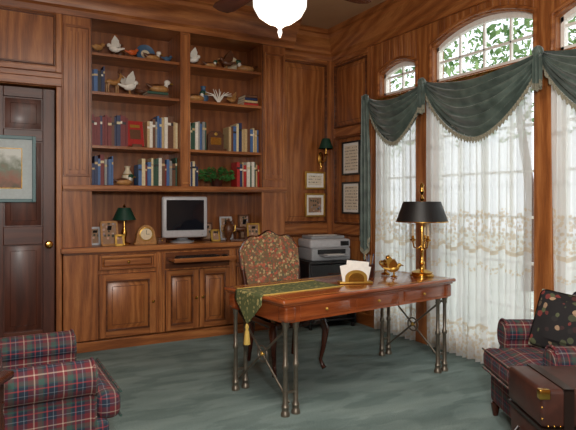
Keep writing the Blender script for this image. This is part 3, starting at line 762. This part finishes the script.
def deer(loc,rz,s,mat,name='deer_figurine',antl=True):
    b=B(name,[mat,brownf],loc=loc,rz=rz)
    b.box((-.09*s,-.035*s,0),(.10*s,.035*s,.01*s),1)
    for x in(-.055,.05):
        for y in(-.02,.02):
            bx=x-(.012 if x<0 else 0)
            b.tube([(x*s,y*s,.12*s),(bx*s,y*s,.065*s),(x*s,y*s,.008*s)],[.014*s,.008*s,.006*s],0,8)
    b.tube([(-.08*s,0,.135*s),(-.05*s,0,.14*s),(0,0,.132*s),(.05*s,0,.14*s),(.075*s,0,.15*s)],[.014*s,.03*s,.027*s,.032*s,.02*s],0,12)
    b.tube([(.06*s,0,.15*s),(.085*s,0,.19*s),(.095*s,0,.225*s)],[.024*s,.015*s,.014*s],0)
    b.tube([(.085*s,0,.228*s),(.11*s,0,.222*s),(.138*s,0,.205*s)],[.015*s,.014*s,.007*s],0)
    b.tube([(-.085*s,0,.14*s),(-.10*s,0,.12*s)],[.008*s,.003*s],0,6)
    for q in(-1,1):
        b.tube([(.088*s,q*.01*s,.235*s),(.078*s,q*.028*s,.25*s)],[.006*s,.002*s],0,6)
        if antl:
            b.tube([(.092*s,q*.008*s,.235*s),(.08*s,q*.035*s,.27*s),(.10*s,q*.05*s,.31*s)],[.005*s,.004*s,.002*s],1,6)
            b.tube([(.08*s,q*.035*s,.27*s),(.11*s,q*.035*s,.29*s)],[.004*s,.002*s],1,6)
    b.done()
deer((1.14,5.62,2.43),.3,.9,tan)
deer((2.50,5.62,.96),2.8,.9,brownf,'horse_figurine',False)
b=B('coral_sculpture',[whitef,tan],loc=(2.25,5.62,2.43)); rr=random.Random(5)
b.lathe([(.04,0),(.042,.01),(.02,.02)],mat=1)
for k in range(11):
    a=-1.1+2.2*k/10; L=.16+rr.uniform(-.03,.03); b.tube([(0,0,.015),(L*.5*math.sin(a)*.8,rr.uniform(-.02,.02),L*.55),(L*math.sin(a),rr.uniform(-.03,.03),L*math.cos(a)*.8+.03)],[.008,.006,.003],0,6)
b.done()
b=B('potted_ivy',[leather,greenleaf],loc=(2.22,5.60,1.54)); b.lathe([(.05,0),(.07,.08),(.075,.085),(.065,.085),(.06,.06),(.001,.06)],seg=18)
for k in range(330):
    a=rr.uniform(0,2*pi); L=rr.uniform(.03,.21); h=.12+rr.uniform(-.08,.11)*(1-L/.4); p=Vector((L*math.cos(a),L*math.sin(a)*.45,h)); p.z=max(p.z,.03)
    t=bmesh.new(); s=rr.uniform(.014,.024); d=Vector((math.cos(a),math.sin(a),rr.uniform(-.5,.5))).normalized(); w=d.cross(Vector((rr.uniform(-.8,.8),rr.uniform(-.8,.8),.6))).normalized()
    t.faces.new([t.verts.new(p+d*s*1.3),t.verts.new(p+w*s*.8),t.verts.new(p-d*s),t.verts.new(p-w*s*.8)]); b.commit(t,1)
    if k%8==0: b.tube([(0,0,.06),tuple(p*.6+Vector((0,0,.04))),tuple(p)],.002,1,5)
b.done()
def smalllamp(name,loc,s=1):
    b=B(name,[brass,shade_g,cream],loc=loc)
    b.lathe([(.055*s,0),(.055*s,.01*s),(.03*s,.02*s),(.012*s,.03*s),(.02*s,.07*s),(.026*s,.11*s),(.012*s,.15*s),(.007*s,.17*s),(.006*s,.34*s)],seg=20)
    b.lathe([(.10*s,.22*s),(.105*s,.22*s),(.055*s,.33*s),(.05*s,.33*s),(.10*s,.22*s)],mat=1,seg=28); b.lathe([(.006,.33*s),(.012*s,.345*s),(.001,.365*s)]); b.done()
smalllamp('desk_lamp',(1.255,5.64,.96),1.1)
def pframe(name,loc,w,h,rz=0,m=brass,pic=photo_m):
    b=B(name,[m,pic,black],loc=loc,rz=rz,bevel=.002); M=Matrix.Rotation(-.18,4,'X')
    for a,c,mt in (((-w/2,0,0),(w/2,.012,.02),0),((-w/2,0,h-.02),(w/2,.012,h),0),((-w/2,0,0),(-w/2+.02,.012,h),0),((w/2-.02,0,0),(w/2,.012,h),0),((-w/2+.01,.004,.01),(w/2-.01,.01,h-.01),1)): b.box(a,c,mt,M)
    b.prism([(0.01,h*.8),(.10,0.0),(.105,.0),(.02,h*.8)],lambda y,z:(-.02,y,z),lambda y,z:(.02,y,z),2); b.done()
pframe('photo_frame',(1.10,5.54,.96),.17,.24,.1,tan); pframe('photo_frame',(.985,5.66,.96),.10,.18,0,silver); pframe('photo_frame',(2.63,5.53,.96),.15,.19,-.1,gold); pframe('photo_frame',(2.40,5.74,.96),.15,.26,0,silver)
pframe('photo_frame',(2.20,5.56,.96),.11,.13,.15,gold); pframe('photo_frame',(2.62,5.74,.96),.14,.28,0,brownf); pframe('photo_frame',(1.18,5.48,.96),.09,.11,0,gold); pframe('photo_frame',(2.17,5.74,.96),.14,.20,0,brownf)
b=B('ceramic_urn',[brownf,gold],loc=(2.33,5.54,.96)); b.lathe([(.03,0),(.032,.01),(.018,.025),(.04,.07),(.055,.12),(.045,.17),(.025,.19),(.032,.205),(.025,.21),(.006,.235),(.001,.25)],seg=24)
for q in(-1,1): b.tube([(q*.045,0,.16),(q*.08,0,.17),(q*.075,0,.11),(q*.052,0,.10)],.006,1,8)
b.done()
b=B('trinket_box',[brownf,gold],loc=(1.58,5.47,.96),bevel=.003); b.rbox((0,0,.025),(.08,.06,.05),.006); b.rbox((0,0,.058),(.085,.065,.016),.006); b.ell((0,-.033,.04),(.008,.004,.008),1); b.done()

# ---------------------------------------------------------------- wall items
def wframe(F,u0,u1,z0,z1,m=black,pic=cert,name='framed_certificate'):
    b=B(name,[m,white,pic],bevel=.002); moulded(b,F,u0,u1,z0,z1,.02,0,.022,0,0); fbox(b,F,u0+.01,u1-.01,0,.008,z0+.01,z1-.01,1); fbox(b,F,u0+.05,u1-.05,0,.011,z0+.05,z1-.05,2); b.done()
Fr2=fx(XR-.035); wframe(Fr2,5.12,5.47,1.69,2.08); wframe(Fr2,5.12,5.47,1.24,1.61)
Fb2=fy(YP-.035); wframe(Fb2,3.38,3.66,1.20,1.48,gold,photo_m,'framed_photo'); wframe(Fb2,3.38,3.66,1.53,1.74,gold,cert)
b=B('candle_sconce',[brass,shade_g,cream],loc=(3.60,YP-.022,1.90))
b.lathe([(.05,0),(.05,.01),(.02,.02),(.001,.025)],(0,-.014,0),0,20,Matrix.Rotation(pi/2,4,'X')@Matrix.Diagonal((.7,1.6,1,1)))
b.tube([(0,-.03,0),(0,-.08,-.05),(0,-.13,-.03),(0,-.14,.03)],.008); b.lathe([(.012,.03),(.03,.04),(.012,.05),(.010,.16)],(0,-.14,0)); b.lathe([(.085,.11),(.088,.11),(.045,.23),(.042,.23),(.085,.11)],(0,-.14,0),1,24)
b.tube([(0,-.02,-.05),(0,-.03,-.12)],[.01,.003]); b.done()

# ---------------------------------------------------------------- ceiling fan
gx,gy=camxy(3.1,-.045)
b=B('ceiling_fan',[brass,darkwood,globe_m,silver],loc=(gx,gy,0),rz=CA)
b.lathe([(.07,H),(.07,H-.03),(.03,H-.07),(.015,H-.08),(.015,2.86),(.05,2.84),(.11,2.80),(.12,2.70),(.11,2.64),(.06,2.61),(.06,2.58),(.09,2.57),(.09,2.55)],seg=32)
b.lathe([(.09,2.57),(.125,2.55),(.15,2.505),(.148,2.47),(.12,2.42),(.07,2.385),(.02,2.372),(.001,2.372)],mat=2,seg=36)
b.lathe([(.020,2.374),(.024,2.362),(.010,2.352),(.014,2.33),(.006,2.31),(.001,2.30)],mat=3,seg=16)
for k in range(4):
    a=math.radians(37+90*k); M=Matrix.Rotation(a,4,'Z')@Matrix.Translation((0,0,2.63))@Matrix.Rotation(.18,4,'X')
    b.box((.09,-.02,-.004),(.22,.02,.004),0,M)
    t=bmesh.new(); P=[(.20,-.05),(.60,-.07),(.66,-.055),(.68,0),(.66,.055),(.60,.07),(.20,.05)]
    A=[t.verts.new((x,y,.004)) for x,y in P]; C=[t.verts.new((x,y,.012)) for x,y in P]; t.faces.new(A[::-1]); t.faces.new(C)
    for i in range(7): t.faces.new((A[i],A[(i+1)%7],C[(i+1)%7],C[i]))
    b.commit(t,1,M)
b.done()

# ---------------------------------------------------------------- lights
def light(name,typ,loc,energy,color=(1,1,1),rot=(0,0,0),**k):
    l=bpy.data.lights.new(name,typ); l.energy=energy; l.color=color
    for a,v in k.items(): setattr(l,a,v)
    o=bpy.data.objects.new(name,l); sc.collection.objects.link(o); o.location=loc; o.rotation_euler=rot; return o
light('camera_flash','AREA',(.15,-.15,1.95),88,(1,.97,.92),(math.radians(86),0,CA),shape='DISK',size=.35)
light('flash_bounce','AREA',(.9,1.6,3.3),72,(1,.95,.88),(0,0,0),shape='DISK',size=1.8)
light('fan_bulb','POINT',(gx,gy,2.24),14,(1,.9,.75),shadow_soft_size=.1)
light('sun','SUN',(8,3,6),2.7,(1,.98,.95),Vector((-.80,.28,-.62)).to_track_quat('-Z','Y').to_euler(),angle=math.radians(4))
w=bpy.data.worlds.new('sky_world'); sc.world=w; w.use_nodes=True
bg=w.node_tree.nodes['Background']; bg.inputs[0].default_value=(.86,.93,1,1); bg.inputs[1].default_value=1.9

# ---------------------------------------------------------------- camera
c=bpy.data.cameras.new('camera'); co=bpy.data.objects.new('camera',c); sc.collection.objects.link(co)
co.location=(0,0,1.4); co.rotation_euler=(pi/2,0,CA); c.sensor_width=36; c.lens=558/576*36; c.shift_y=-15/576; c.clip_start=.05
sc.camera=co
